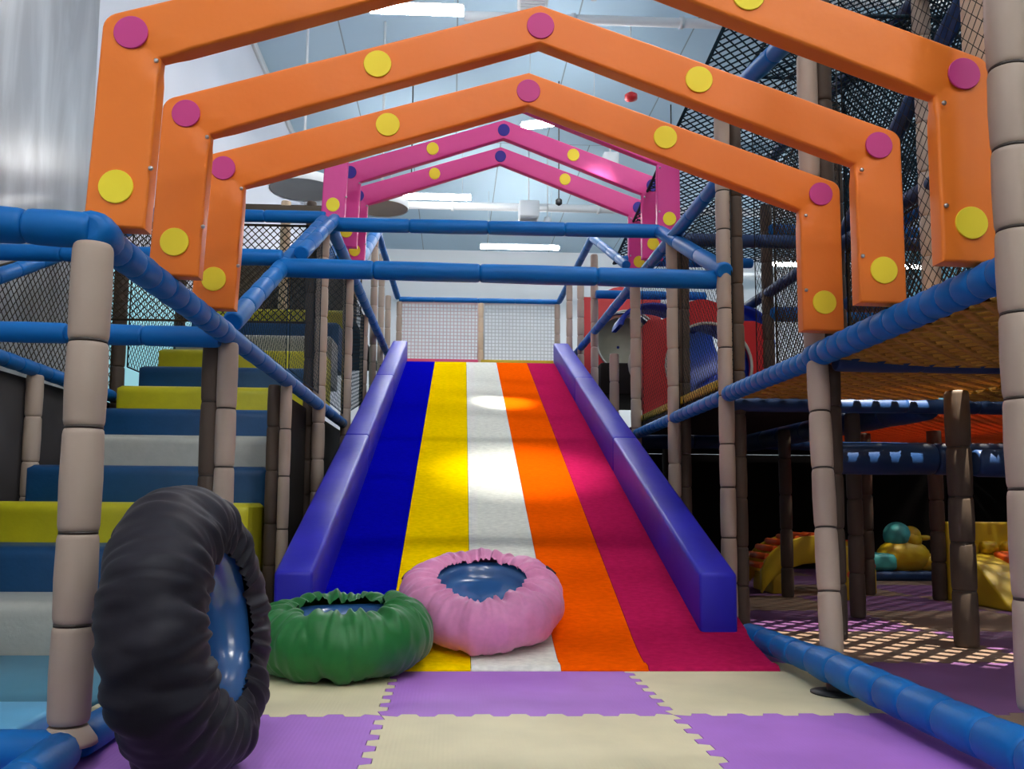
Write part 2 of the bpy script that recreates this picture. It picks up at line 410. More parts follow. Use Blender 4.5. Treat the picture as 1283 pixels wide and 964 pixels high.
# ------------------------------------------------------------------ slide
S = thing('rainbow_slide', 'wide rainbow striped dry slide with indigo side rails descending to the floor tiles', 'slide', (.3,3.93,0))
so = Vector((.3,3.93,0))
YT, ZT = 11.5, 2.62
yb, zb = 4.38, .135
prof = [(3.93,.024),(3.95,.042),(4.0,.046),(4.03,.040),(4.1,.052),(4.2,.076),(4.3,.105),(yb,zb)]
nn = 60
for i in range(1, nn+1):
    prof.append((yb+(YT-yb)*i/nn, zb+(ZT-zb)*i/nn))
prof += [(YT+.06, ZT+.008), (YT+.3, ZT+.01)]
lb = [-.86,-.3,.093,.49,.88,1.47]; lt = [-.82,-.246,.17,.57,.975,1.53]
def lx(k, y):
    f = min(1, max(0, (y-3.93)/(YT-3.93))); return lb[k]+(lt[k]-lb[k])*f
for k, nm in enumerate(('blue_lane','yellow_lane','white_lane','orange_lane','crimson_lane')):
    mb = MB(); vs = []
    for y, z in prof:
        for x, zz in ((lx(k,y)+.0015, z-.02), (lx(k,y)+.0015, z), (lx(k+1,y)-.0015, z), (lx(k+1,y)-.0015, z-.02)):
            vs.append(Vector((x, y, zz))-so)
    n = len(prof)
    fs = [(4*i+j, 4*i+j+1, 4*(i+1)+j+1, 4*(i+1)+j) for i in range(n-1) for j in range(3)]
    fs += [(0,1,2,3)]
    mb.add(vs, fs, False); mb.build(nm, LM[k], S)
# side rails in three padded lengths each
sl = (ZT-zb)/(YT-yb)
def rail(xa0, xa1, xb0, xb1, nm):
    cuts = [4.36, 6.9, 9.3, 11.62]
    rl = bpy.data.objects.new('side_rail', None); C.objects.link(rl); rl.parent = S
    for a, b in zip(cuts, cuts[1:]):
        mb = MB(); vs = []
        for y in (a+.004, b-.004):
            f = (y-4.36)/(11.62-4.36); z = zb+(y-yb)*sl
            x0 = xa0+(xb0-xa0)*f; x1 = xa1+(xb1-xa1)*f
            hh = .285-.03*f
            for x, zz in ((x0, z-.02), (x1, z-.02), (x1, z+hh), (x0, z+hh)): vs.append(Vector((x, y, zz))-so)
        mb.add(vs, [(0,1,2,3),(4,5,6,7),(0,1,5,4),(1,2,6,5),(2,3,7,6),(3,0,4,7)])
        mb.build('rail_pad', M['rail'], rl, bevel=.02, seg=3)
rail(-.86,-.672,-.81,-.615,'left'); rail(1.235,1.425,1.34,1.545,'right')
mb = MB(); vs = []
for y, z in ((3.99,.022),(yb,zb-.03),(YT,ZT-.03)):
    for x in (-.84, 1.42):
        vs.append(Vector((x,y,z))-so); vs.append(Vector((x,y,max(.021,z-.12)))-so)
mb.add(vs, [(0,2,6,4),(1,3,7,5),(4,6,10,8),(5,7,11,9),(0,1,5,4),(2,3,7,6),(4,5,9,8),(6,7,11,10),(0,1,3,2),(8,9,11,10)])
mb.build('under_board', M['dark'], S)

# ------------------------------------------------------------------ arches
def arch(label, y, m, dots_knee, group, z0=1.54, x0=.295, scale=(1,1)):
    t = thing('arch', label, 'arch', (x0, y, z0), (0,.02,0), group)
    if m == M['pink']: t.scale = (1.05, 1, 1.12)
    o = [(-1.408,0),(-1.394,.665),(0,1.11),(1.394,.665),(1.408,0),(1.226,0),(1.215,.54),(0,.955),(-1.215,.54),(-1.226,0)]
    n = len(o); T = .07
    # subdivide outline with soft corners
    def P(p, y): return (p[0], y, p[1])
    bm = bmesh.new()
    va = [bm.verts.new(P(p, 0)) for p in o]; vb = [bm.verts.new(P(p, T)) for p in o]
    quads = [(0,1,8,9),(1,2,7,8),(2,3,6,7),(3,4,5,6)]
    for q in quads:
        bm.faces.new([va[i] for i in q]); bm.faces.new([vb[i] for i in reversed(q)])
    for i in range(n):
        j = (i+1) % n
        bm.faces.new([va[j], va[i], vb[i], vb[j]])
    bmesh.ops.recalc_face_normals(bm, faces=bm.faces)
    # round knees first
    ke = [e for e in bm.edges if abs(e.verts[0].co.y-e.verts[1].co.y) > T*.9 and any(abs(abs(v.co.x)-1.394) < 1e-3 for v in e.verts)]
    bmesh.ops.bevel(bm, geom=ke, offset=.035, segments=4, profile=.5, affect='EDGES')
    es = [e for e in bm.edges if len(e.link_faces) == 2 and e.calc_face_angle(0) > .9 and abs(e.verts[0].co.y-e.verts[1].co.y) < .01]
    bmesh.ops.bevel(bm, geom=es, offset=.010, segments=3, profile=.5, affect='EDGES')
    # dice the flats and pull in creases like stretched vinyl
    bmesh.ops.triangulate(bm, faces=[f for f in bm.faces if len(f.verts) > 4])
    for _ in range(6):
        long = [e for e in bm.edges if e.calc_length() > .045]
        bmesh.ops.subdivide_edges(bm, edges=long, cuts=1, use_grid_fill=True)
    for v in bm.verts:
        if v.co.y < .03 or v.co.y > T-.03:
            sgn = -1 if v.co.y < .03 else 1
            p = Vector((v.co.x*3, v.co.z*3, y))
            d = noise.noise(p)*.004
            for kx in (-1, 1):
                a = Vector((kx*1.22, .51)); q = Vector((v.co.x, v.co.z))-a
                for ang in (.9, 2.2, 3.4) if kx > 0 else (2.24, .94, -.26):
                    dr = Vector((math.cos(ang), math.sin(ang))); l = q.dot(dr); pr = abs(q.x*dr.y-q.y*dr.x)
                    if 0 < l < .2: d -= .012*math.exp(-(pr/.022)**2)*(1-l/.2)
            v.co.y += sgn*d
    for f in bm.faces: f.smooth = True
    me = bpy.data.meshes.new('arch_body'); bm.to_mesh(me); bm.free(); me.materials.append(m); me.set_sharp_from_angle(angle=math.radians(40))
    b = bpy.data.objects.new('arch_body', me); C.objects.link(b); b.parent = t
    wn = b.modifiers.new('wn', 'WEIGHTED_NORMAL'); wn.weight = 80; wn.keep_sharp = True
    dz = [(-1.383,.13,'y'),(-1.37,.635,'k'),(-.64,.87,'y'),(0,1.06,'k'),(.64,.87,'y'),(1.37,.635,'k'),(1.383,.13,'y')]
    for x, z, c in dz:
        x *= .953; z *= .965
        mb = MB(); mb.revolve((x,-.0055,z),(x,.02,z),[(0,.0505),(.0015,.052),(.006,.052)],28, smooth=False)
        mb.build('dot', M['dot_y'] if c == 'y' else dots_knee, t)
    for x, z in ((-1.31,.20),(-1.315,.565),(1.33,.55),(1.33,.19)):
        x *= .93; z *= .93
        MB().revolve((x,-.009,z),(x,.02,z),[(0,.003),(.002,.007),(.006,.008)],10).build('rivet', M['steel'], t)
    return t
arch('front orange padded arch, nearest and largest, cut off by the top of the frame', 2.61, M['orange'], M['dot_m'], 'orange arches')
arch('middle orange padded arch of the three', 3.17, M['orange'], M['dot_m'], 'orange arches')
arch('rearmost orange padded arch, smallest of the three orange ones', 3.70, M['orange'], M['dot_m'], 'orange arches')
arch('nearest pink padded arch, mostly hidden behind the rearmost orange arch', 7.0, M['pink'], M['dot_b'], 'pink arches', z0=3.0, x0=.385)
arch('middle pink padded arch standing behind the nearest pink one', 7.7, M['pink'], M['dot_b'], 'pink arches', z0=3.0, x0=.41)
arch('farthest and smallest pink padded arch above the blue crossbars', 8.33, M['pink'], M['dot_b'], 'pink arches', z0=3.01, x0=.415)

# ------------------------------------------------------------------ posts
LX, RX = -1.05, 1.65
pr = .054
def post(x, y, z0, z1, label, m='beige', r=pr, near=False, **k):
    return padded('padded_post', label, 'post', (x,y,z0), (x,y,z1), r, M[m], seg=.27, split=near, ties=near, n=20 if near else 12, **k)
# left row
p0 = post(-1.045, 2.53, .14, 1.49, 'thick beige padded corner post at far left front, beside the black ring', near=True, r=.056)
MB().revolve((0,0,-.055),(0,0,0),[(0,.078),(.012,.076),(.05,.050)],20).build('foot_flare', M['beige'], p0)
post(LX, 4.1, .02, 1.49, 'beige padded post in the left row rising right behind the top of the black ring', near=True, r=.046)
post(LX-.075, 4.13, .02, 1.49, 'dark brown twin added as the shaded left side of a beige post above the black ring', 'brown', r=.05, near=True)  # dark twins in the left row carry the shaded sides of beige posts
post(LX, 5.55, .02, 1.49, 'beige padded post in the left row, next after the one behind the black ring', near=True, r=.036)
post(LX-.08, 5.57, .02, 1.49, 'dark brown twin added as the shaded side of the second slim beige post of the left row', 'brown', r=.04)
post(LX, 6.9, .02, 2.95, 'tall beige padded post holding the left end of the rear blue crossbar', r=.05)
post(LX-.09, 6.95, .02, 2.95, 'dark brown twin added as the shaded side of the tall post at the rear crossbar left end', 'brown', r=.045)
post(LX+.02, 8.45, .02, 2.95, 'tall grey beige padded post left of the slide top, next behind the rear crossbar', r=.05)
post(LX, 10.2, .02, 2.95, 'short looking beige padded post ending under the sloping left rail near the slide top', r=.045)
post(LX, 11.35, .02, 4.35, 'beige padded post beside the left top of the slide, first of the tall cluster', r=.045)
post(LX, 12.5, .02, 4.35, 'beige padded post beside the left top of the slide, second of the tall cluster', r=.045)
post(LX+.03, 13.4, .02, 3.95, 'beige padded post beside the left top of the slide, third of the tall cluster', r=.045)
post(-.85, 13.5, 2.64, 3.88, 'pale padded corner post at the left end of the white back net', r=.045)
post(.42, 13.5, 2.64, 3.88, 'pale padded post in the middle of the white back net above the slide', 'cream', r=.045)
post(1.62, 13.5, 2.64, 3.88, 'pale padded corner post at the right end of the white back net', r=.045)
# left outer row
for y, zt, l in ((6.05,1.6,'leaning looking grey padded post at far left beyond the stairs'),(7.5,2.9,'tall brown grey padded post behind the netting left of the yellow step'),(9.1,3.6,'tan padded post far up the stairs on the left'),(10.3,4.3,'tan padded post near the top of the stairs')):
    post(-2.84, y, .02, zt, l, 'beige' if y < 7 else 'brown', r=.055)
post(-2.0, 10.2, 2.93, 4.3, 'pale tan padded post at the top landing of the stairs', 'cream', r=.06)
post(-1.7, 10.2, 2.93, 4.3, 'brown padded post beside the pale tan one at the stair landing', 'brown', r=.06)
# right row
post(RX-.02, 2.42, .19, 4.0, 'thick beige padded post along the right edge of the frame', near=True, r=.056)
padded('padded_post', 'beige padded post under the rearmost orange arch on the right, standing by the floor rail', 'post', (1.575,3.63,.15), (1.64,3.85,1.40), .047, M['beige'], seg=.25, split=True, ties=True, n=20)
post(RX, 3.90, 1.47, 4.0, 'tall grey beige upper post rising behind the rearmost orange arch leg on the right', near=True, r=.046)
t = thing('rail_foot', 'black steel foot with round base plate under the right floor rail', 'foot', (1.515,3.47,0))
MB().revolve((0,0,.008),(0,0,.09),[(0,.034),(.07,.034)],14).build('steel_foot', M['black'], t)
MB().revolve((0,0,.021),(0,0,.09),[(0,.095),(.006,.095),(.012,.04)],24).build('base_plate', M['black'], t)
post(RX+.085, 3.93, .16, 4.0, 'dark brown twin added as the shaded right side of the black footed post', 'brown', r=.042)  # dark twins in the right row carry the shaded sides of beige posts
post(RX, 5.2, .02, 3.2, 'tall beige padded post at the right end of the front blue crossbar', near=True, r=.046)
post(RX+.095, 5.27, .02, 3.2, 'dark brown twin added as the shaded side of the post at the right end of the front crossbar', 'brown', r=.046)
post(RX, 6.45, .02, 2.8, 'beige padded post in front of the red panel, left of its round opening', r=.048)
post(RX+.1, 6.52, .02, 2.8, 'brown twin added as the shaded side of the post left of the round opening', 'brown', r=.045)
post(RX, 7.8, .02, 2.8, 'beige padded post at the left edge of the red panel', r=.048)
post(RX-.02, 8.75, .02, 2.28, 'short beige padded post right of the slide ending at the sloping blue rail', r=.048)
post(RX, 10.1, .02, 3.7, 'beige padded post right of the slide top, first of the far cluster', r=.045)
post(RX, 11.2, .02, 3.7, 'beige padded post right of the slide top, second of the far cluster', r=.045)
post(RX, 12.3, .02, 3.9, 'beige padded post right of the slide top, third of the far cluster', r=.045)
# posts under and above the right decks
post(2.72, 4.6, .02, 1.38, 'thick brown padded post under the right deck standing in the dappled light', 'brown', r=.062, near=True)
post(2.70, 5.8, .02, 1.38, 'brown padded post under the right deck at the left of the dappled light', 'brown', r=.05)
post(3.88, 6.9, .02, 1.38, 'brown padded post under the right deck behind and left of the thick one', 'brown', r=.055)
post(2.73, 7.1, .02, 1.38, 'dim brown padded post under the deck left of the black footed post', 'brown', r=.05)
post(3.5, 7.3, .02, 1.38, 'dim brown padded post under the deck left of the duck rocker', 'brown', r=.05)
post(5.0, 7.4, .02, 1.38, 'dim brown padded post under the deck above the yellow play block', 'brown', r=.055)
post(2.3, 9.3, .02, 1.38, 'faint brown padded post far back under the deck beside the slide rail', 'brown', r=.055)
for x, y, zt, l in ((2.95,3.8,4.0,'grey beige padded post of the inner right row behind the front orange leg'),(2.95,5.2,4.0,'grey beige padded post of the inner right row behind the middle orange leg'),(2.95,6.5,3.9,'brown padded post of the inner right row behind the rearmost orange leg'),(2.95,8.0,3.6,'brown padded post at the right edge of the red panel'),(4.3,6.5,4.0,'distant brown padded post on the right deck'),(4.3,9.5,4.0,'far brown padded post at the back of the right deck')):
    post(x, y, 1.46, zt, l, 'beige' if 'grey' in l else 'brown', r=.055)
c = MB().box(1.965,2.2,2.98,3.2,1.5,4.3).build('padded_column', M['cream'], bevel=.02); tag(c, 'cream padded square column at the top right edge of the frame', 'column')

# ------------------------------------------------------------------ rails
rr = .05
def R(A, B, label, m='blue', r=rr, near=False, seg=.2, cat='rail'):
    return padded('padded_rail', label, cat, A, B, r, M[m], seg=seg, split=near, n=16)
ZL, ZR = 1.525, 1.425
R((LX,2.58,ZL), (LX,4.05,ZL), 'blue padded rail running back from the left corner post under the orange legs', near=True, seg=.15)
R((LX,4.05,ZL), (LX,9.3,ZL-.02), 'blue padded rail continuing down the left side towards the slide', near=True, seg=.35, r=.045)
R((LX,2.53,ZL+.005), (-3.0,2.45,1.60), 'blue padded rail across the top left corner above the thick corner post', near=True, seg=.17, r=.052)
k = MB(); k.revolve((LX-.0,2.5,ZL+.005),(LX,2.7,ZL+.005),[(0,.03),(.01,.054),(.05,.062),(.12,.058),(.17,.045)],16); tag(k.build('elbow_pad', M['blue']), 'blue padded elbow capping the left corner post', 'rail elbow')
R((LX-.02,4.02,1.50), (-3.1,4.02,1.525), 'dark blue padded rail crossing behind the corner post at step height', 'blue', near=True, seg=.35, r=.048)
R((-2.84,4.1,1.66), (-2.84,7.4,1.62), 'blue padded rail low at far left beyond the stairs')
R((-2.84,4.1,1.50), (-2.84,10.2,4.3), 'blue padded handrail climbing the far left side of the stairs', seg=.3)
R((LX,4.15,1.60), (LX,6.9,3.0), 'light blue padded handrail climbing from the rearmost orange leg on the left', near=True, seg=.28)
R((LX+.11,5.3,2.27), (LX+.08,6.95,3.03), 'light blue padded handrail lying beside the climbing one above the front crossbar', seg=.4, r=.048)
R((LX,5.25,2.165), (RX-.03,5.25,2.14), 'front blue padded crossbar spanning over the slide', r=.058, near=True, seg=.75)
R((LX+.02,6.88,2.965), (RX,6.85,2.955), 'rear blue padded crossbar spanning over the slide beneath the pink arches', r=.056, near=True, seg=.75)
R((LX,5.3,2.24), (-2.84,5.3,2.24), 'blue padded rail extending left from the front crossbar over the stairs', seg=.4)
R((LX,7.0,3.06), (-2.84,7.0,3.06), 'blue padded rail extending left from the rear crossbar over the stairs', seg=.4)
R((-1.0,7.0,2.97), (-.98,12.8,2.95), 'blue padded side rail running level down to the left top of the slide', seg=.4)
R((-.98,8.5,3.05), (-1.0,11.2,4.3), 'pale blue padded brace climbing beyond the pink arches on the left', seg=.5, r=.07)
R((-1.3,8.5,3.05), (-1.3,10.8,4.2), 'pale blue padded brace parallel to the left one and further out', seg=.5)
R((-1.04,11.3,4.38), (-.88,13.5,3.95), 'blue padded rail dropping to the left end of the back net', seg=.5, r=.045)
R((-.86,13.5,3.92), (1.66,13.5,3.92), 'blue padded rail along the top of the white back net', seg=.6, r=.042)
R((-2.8,10.2,3.62), (-1.1,10.2,3.62), 'blue padded rail across the landing at the top of the stairs', seg=.5)
R((RX,3.93,ZR+.01), (RX,2.45,ZR+.03), 'blue wrapped rail edging the right deck in front of the orange legs', near=True, seg=.09, r=.056)
R((RX,5.16,ZR-.005), (RX,3.93,ZR), 'blue wrapped rail edging the deck between the two middle right posts', near=True, seg=.09, r=.048)
R((RX,7.9,ZR-.04), (RX,5.25,ZR-.01), 'blue wrapped rail edging the deck below the red panel', near=True, seg=.13, r=.044)
R((RX,6.84,2.95), (RX-.01,5.15,2.17), 'light blue padded handrail dropping from the rear to the front crossbar on the right', near=True, seg=.6, r=.052)
R((RX+.0,5.2,2.78), (RX,12.3,2.78), 'long dark blue padded rail running level along the right side to the slide top', seg=.4, r=.045)
R((RX,3.8,3.02), (RX,5.2,3.24), 'blue padded rail high at top right between the tall posts', seg=.5)
R((RX,8.2,3.05), (RX,10.2,3.93), 'light blue padded brace climbing beyond the right pink legs', seg=.5, r=.045)
R((RX+.25,8.2,3.2), (RX+.25,10.0,4.0), 'blue padded brace parallel to the right one and further out', seg=.5, r=.045)
R((RX,10.2,3.95), (RX,13.5,3.93), 'blue padded rail running back to the right end of the back net', seg=.5, r=.045)
R((RX,8.4,3.15), (RX+1.3,8.4,3.15), 'short blue padded rail above the red panel right of the pink legs', seg=.5)
R((RX,10.0,3.2), (RX+1.3,10.0,3.2), 'far short blue padded rail right of the slide top', seg=.5)
# floor rails
R((1.52,4.5,.10), (1.52,3.66,.115), 'bright blue padded floor rail from the slide rail foot to the black steel foot', near=True, seg=.2, r=.058)
R((1.52,3.65,.115), (1.50,1.7,.105), 'bright blue padded floor rail along the right edge of the play floor', near=True, seg=.2, r=.066)
R((-1.045,2.6,.075), (-1.045,4.0,.075), 'blue padded floor rail running back from the corner post beside the black ring', seg=.3, r=.052)
R((-1.05,2.5,.075), (-2.9,2.5,.075), 'blue padded floor rail running left from the foot of the corner post', near=True, seg=.3, r=.056)
R((-1.045,2.5,.075), (-1.0,1.9,.075), 'blue padded floor rail at the bottom left corner of the frame', seg=.3, r=.056)
# inner right structure
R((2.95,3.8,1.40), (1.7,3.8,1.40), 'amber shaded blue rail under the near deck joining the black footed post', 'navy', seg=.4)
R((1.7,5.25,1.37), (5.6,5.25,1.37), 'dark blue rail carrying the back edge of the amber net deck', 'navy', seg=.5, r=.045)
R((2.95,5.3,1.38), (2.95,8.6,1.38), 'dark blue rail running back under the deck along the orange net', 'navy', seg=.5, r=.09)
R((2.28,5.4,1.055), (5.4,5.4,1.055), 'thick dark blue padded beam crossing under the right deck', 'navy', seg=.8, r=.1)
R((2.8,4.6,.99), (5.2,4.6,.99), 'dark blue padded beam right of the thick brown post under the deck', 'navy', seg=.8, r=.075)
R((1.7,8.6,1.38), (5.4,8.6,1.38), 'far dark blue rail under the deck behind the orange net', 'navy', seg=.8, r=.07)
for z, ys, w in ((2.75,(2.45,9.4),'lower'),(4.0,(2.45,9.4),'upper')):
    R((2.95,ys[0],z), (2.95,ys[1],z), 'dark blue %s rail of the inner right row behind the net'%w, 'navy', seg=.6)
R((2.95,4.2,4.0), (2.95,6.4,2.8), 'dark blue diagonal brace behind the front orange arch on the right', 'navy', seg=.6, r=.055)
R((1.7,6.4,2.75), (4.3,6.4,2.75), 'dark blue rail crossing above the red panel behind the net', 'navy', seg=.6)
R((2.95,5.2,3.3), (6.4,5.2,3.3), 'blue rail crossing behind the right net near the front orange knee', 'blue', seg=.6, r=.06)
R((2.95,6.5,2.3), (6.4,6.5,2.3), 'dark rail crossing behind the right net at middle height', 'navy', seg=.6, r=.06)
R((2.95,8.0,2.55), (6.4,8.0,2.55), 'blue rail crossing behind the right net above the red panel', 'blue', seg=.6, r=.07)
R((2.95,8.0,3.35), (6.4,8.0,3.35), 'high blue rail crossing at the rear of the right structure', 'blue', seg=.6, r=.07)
R((4.3,3.0,3.5), (4.3,9.4,3.5), 'blue rail running back in the far right row', 'blue', seg=.6, r=.06)

# ------------------------------------------------------------------ nets
def nz(label, pts, **k): return net('safety_net', label, pts, **k)
nz('dark net at top left between the corner post and the climbing far handrail', [(-2.86,4.1,1.62),(-2.86,7.4,1.62),(-2.86,7.4,3.0)], cell=.05, r=.0035, m=M['net_brown'])
nz('dark net closing the space above the far side of the stairs', [(-2.8,7.6,1.9),(-2.8,10.2,1.9),(-2.8,10.2,4.2),(-2.8,7.6,3.1)], cell=.05, r=.003, m=M['net_black'])
nz('dark net panel beside the stairs above the left rail, next to the tall post', [(LX-.0,5.6,1.6),(LX,6.85,1.6),(LX,6.85,2.9),(LX,5.6,2.3)], cell=.045, r=.0016, m=M['net_green'])
nz('dark net panel beside the stairs under the climbing handrail', [(LX-.0,4.15,1.58),(LX,5.5,1.58),(LX,5.5,2.2)], cell=.045, r=.0016, m=M['net_green'])
nz('dark net panel between the tall post and the slide on the left', [(LX,6.95,1.6),(LX,8.4,1.6),(LX,8.4,2.92),(LX,6.95,2.92)], cell=.05, r=.0018, m=M['net_green'])
nz('dark net panel beside the left rail near the slide top', [(LX,8.5,1.6),(LX,10.15,1.9),(LX,10.15,2.92),(LX,8.5,2.92)], cell=.055, r=.0022, m=M['net_green'])
nz('dark net hung across the stairs below the rear rail', [(-2.8,7.05,2.2),(LX-.05,7.05,2.2),(LX-.05,7.05,3.0),(-2.8,7.05,3.0)], cell=.042, r=.005, m=M['net_brown'])
nz('dark dense net roof above the upper stairs', [(-2.8,7.1,3.08),(LX-.05,7.1,3.08),(LX-.05,10.2,4.25),(-2.8,10.2,4.25)], cell=.045, r=.0055, m=M['net_brown'])
nz('dark net hung across the stair landing', [(-2.8,10.25,2.95),(LX-.05,10.25,2.95),(LX-.05,10.25,3.6),(-2.8,10.25,3.6)], cell=.06, r=.004, m=M['net_brown'])
nz('pale pinkish square mesh net left of the middle post at the slide top', [(-.82,13.5,2.95),(.38,13.5,2.95),(.38,13.5,3.88),(-.82,13.5,3.88)], cell=.055, r=.0075, m=mat('pinkish_net', (216,190,190), .8), style='sq')
nz('pale grey square mesh net right of the middle post at the slide top', [(.46,13.5,2.95),(1.6,13.5,2.95),(1.6,13.5,3.88),(.46,13.5,3.88)], cell=.055, r=.0075, m=mat('greyish_net', (204,204,204), .8), style='sq')
# right side plane
nz('black square mesh net at right between the edge post and black footed post', [(RX+.14,2.5,1.48),(RX+.14,3.85,1.48),(RX+.14,3.85,3.9),(RX+.14,2.5,3.9)], cell=.04, r=.0016)
nz('black net at right between the black footed post and crossbar post', [(RX+.14,3.9,1.47),(RX+.14,5.05,1.47),(RX+.14,5.05,3.15),(RX+.14,3.9,2.98)], cell=.04, r=.0016)
nz('black net at right in front of the round opening', [(RX+.03,5.15,1.46),(RX+.03,6.3,1.44),(RX+.03,6.3,2.72),(RX+.03,5.15,2.72)], cell=.04, r=.0018)
nz('black net at right in front of the left edge of the red panel', [(RX+.03,6.4,1.44),(RX+.03,7.65,1.42),(RX+.03,7.65,2.72),(RX+.03,6.4,2.72)], cell=.045, r=.0018)
nz('dense dark net behind the orange legs in the inner right row', [(2.99,2.5,2.8),(2.99,6.4,2.8),(2.99,6.4,3.95),(2.99,2.5,3.95)], cell=.045, r=.0055, m=M['net_green'])
nz('dark net low in the inner right row above the deck', [(2.99,3.8,1.5),(2.99,6.4,1.5),(2.99,6.4,2.7),(2.99,3.8,2.7)], cell=.045, r=.0045, m=M['net_brown'])
nz('dark net of the inner right row beside the red panel', [(2.99,6.5,1.5),(2.99,7.9,1.5),(2.99,7.9,3.9),(2.99,6.5,3.9)], cell=.045, r=.005, m=M['net_brown'])
nz('dense dark net roof over the right structure', [(1.75,5.3,3.9),(4.3,5.3,3.95),(4.3,9.4,3.95),(1.75,9.4,3.4)], cell=.06, r=.007, m=M['net_green'])
nz('dense dark net at the far right row', [(4.36,3.0,2.0),(4.36,9.4,2.0),(4.36,9.4,4.4),(4.36,3.0,4.4)], cell=.055, r=.007, m=M['net_green'])
nz('dark net high above the front orange arch at top right', [(2.2,3.0,4.05),(4.3,3.0,4.05),(4.3,6.4,4.05),(2.2,6.4,4.05)], cell=.05, r=.006, m=M['net_green'])
# net decks
net('net_deck', 'amber woven rope deck seen from below at right, nearest bay', [(1.68,2.5,1.41),(2.9,2.5,1.41),(2.9,5.2,1.41),(1.68,5.2,1.41)], cell=.082, r=.0215, m=M['rope'], cat='net deck', sag=.03, nseg=8, border=False)
net('net_deck', 'amber woven rope deck seen from below at the right edge', [(2.98,2.5,1.41),(5.6,2.5,1.41),(5.6,5.2,1.41),(2.98,5.2,1.41)], cell=.082, r=.0215, m=M['rope'], cat='net deck', sag=.03, nseg=8, border=False)
net('net_deck', 'bright orange rope deck further back under the right structure', [(3.05,5.3,1.40),(5.4,5.3,1.40),(5.4,8.5,1.40),(3.05,8.5,1.40)], cell=.075, r=.018, m=M['rope_o'], cat='net deck', sag=.03, nseg=8, border=False)
d = MB().box(1.70,2.86,5.32,8.5,1.44,1.50).build('deck_board', M['dark'], bevel=.01); tag(d, 'dark deck board under the red panel', 'deck')
d = MB().box(1.69,1.76,5.3,7.9,1.5,1.56).build('edge_strip', M['yel'], bevel=.012); tag(d, 'yellow padded edge strip along the deck below the round opening', 'edge strip')

d = MB().box(1.70,6.2,8.75,10.95,1.40,1.46).build('deck_board', M['dark'], bevel=.01); tag(d, 'dark board added to block light at the far back of the right structure', 'deck')  # cover added to darken the space around the toys
# ------------------------------------------------------------------ stairs
cols = {-2:('white',), -1:('blue',), 0:('yellow',), 1:('blue',), 2:('white',), 3:('blue',), 4:('yellow',), 5:('blue',), 6:('yellow',), 7:('white',), 8:('blue',), 9:('yellow',)}
where = {-2:'lowest white foam step at far left floor level', -1:'lower blue foam step between the lowest white and yellow steps', 0:'lowest yellow foam step level with the top of the black ring',
 1:'blue foam step directly above the lowest yellow step', 2:'grey white foam step in the middle of the stairs', 3:'blue foam step directly above the middle white step', 4:'yellow rounded foam step halfway up behind the corner post',
 5:'blue foam step just above the halfway yellow one', 6:'yellow foam step, second from the top of the yellow ones', 7:'white foam step near the top of the stairs', 8:'blue foam step second from the top', 9:'yellow foam step at the very top of the stairs'}
for k in range(-2, 10):
    y = 5.25+.478*k; z = .745+.236*k
    mb = MB(); w0, w1_ = -2.72, -1.20
    n = 6; rad = .07; pts = [(y, .022 if k < 0 else z-.5), (y, z-rad)]
    for i in range(1, n+1):
        a = PI-i/n*PI/2; pts.append((y+rad+rad*math.cos(a), z-rad+rad*math.sin(a)))
    pts += [(y+.474, z), (y+.474, pts[0][1])]
    N_ = len(pts); xs = [w0, w0+.03, w1_-.03, w1_]
    vs = []
    for xi, x in enumerate(xs):
        ins = .025 if xi in (0, 3) else 0
        for (yy, zz) in pts: vs.append((x, min(max(yy, y+ins), y+.474), min(zz, z-ins)))
    fs = [(j*N_+i, j*N_+(i+1) % N_, (j+1)*N_+(i+1) % N_, (j+1)*N_+i) for j in range(3) for i in range(N_)]
    fs += [tuple(range(N_)), tuple(range(3*N_, 4*N_))]
    mb.add(vs, fs, False)
    o = mb.build('foam_step', M['s_'+cols[k][0]]); 
    for p in o.data.polygons: p.use_smooth = True
    o.data.set_sharp_from_angle(angle=math.radians(40))
    tag(o, where[k], 'step', 'foam stairs')
tag(MB().box(-2.9,-1.28,3.1,4.28,.004,.03).build('floor_mat', mat('dull_blue_mat', (70,124,146), .5, .4, 8, .2, .06), bevel=.008), 'dull pale blue floor mat in front of the stairs', 'mat')
tag(MB().box(-2.9,-1.27,2.72,3.07,.004,.085).build('foam_block', M['s_pale'], bevel=.015), 'bright pale blue foam block at bottom left beside the corner post', 'foam block')
d = MB()
# side boards of the stair under the left rail: dark, following the slope
vs = [(y, x_) for y, x_ in ((5.64,.03),(11.4,.03),(11.4,1.5),(5.64,1.5))]
d.box(-1.18,-1.15,5.64,11.4,.03,1.49)
tag(d.build('side_board', M['dark'], bevel=.005), 'dark brown board closing the side of the stairs next to the slide', 'board')
tag(MB().box(-2.93,-2.9,4.2,12.0,.03,1.58).build('side_board', M['greyboard'], bevel=.005), 'dark grey board closing the far left side of the stairs', 'board')
tag(MB().box(-2.8,-1.16,10.05,13.6,2.8,2.9).build('landing', M['dark'], bevel=.01), 'dark landing at the top of the stairs', 'deck')
tag(MB().box(-1.0,1.56,11.83,13.6,2.52,2.62).build('landing', M['dark'], bevel=.01), 'dark platform at the top of the slide', 'deck')
tag(MB().box(-.8,.38,13.36,13.44,2.63,2.97).build('kick_pad', mat('rose_pad', (214,70,110), .5), bevel=.02), 'rose padded kick board at the foot of the back net, left half', 'kick pad')
tag(MB().box(.42,1.56,13.36,13.44,2.63,2.97).build('kick_pad', M['yel'], bevel=.02), 'yellow padded kick board at the foot of the back net, right half', 'kick pad')

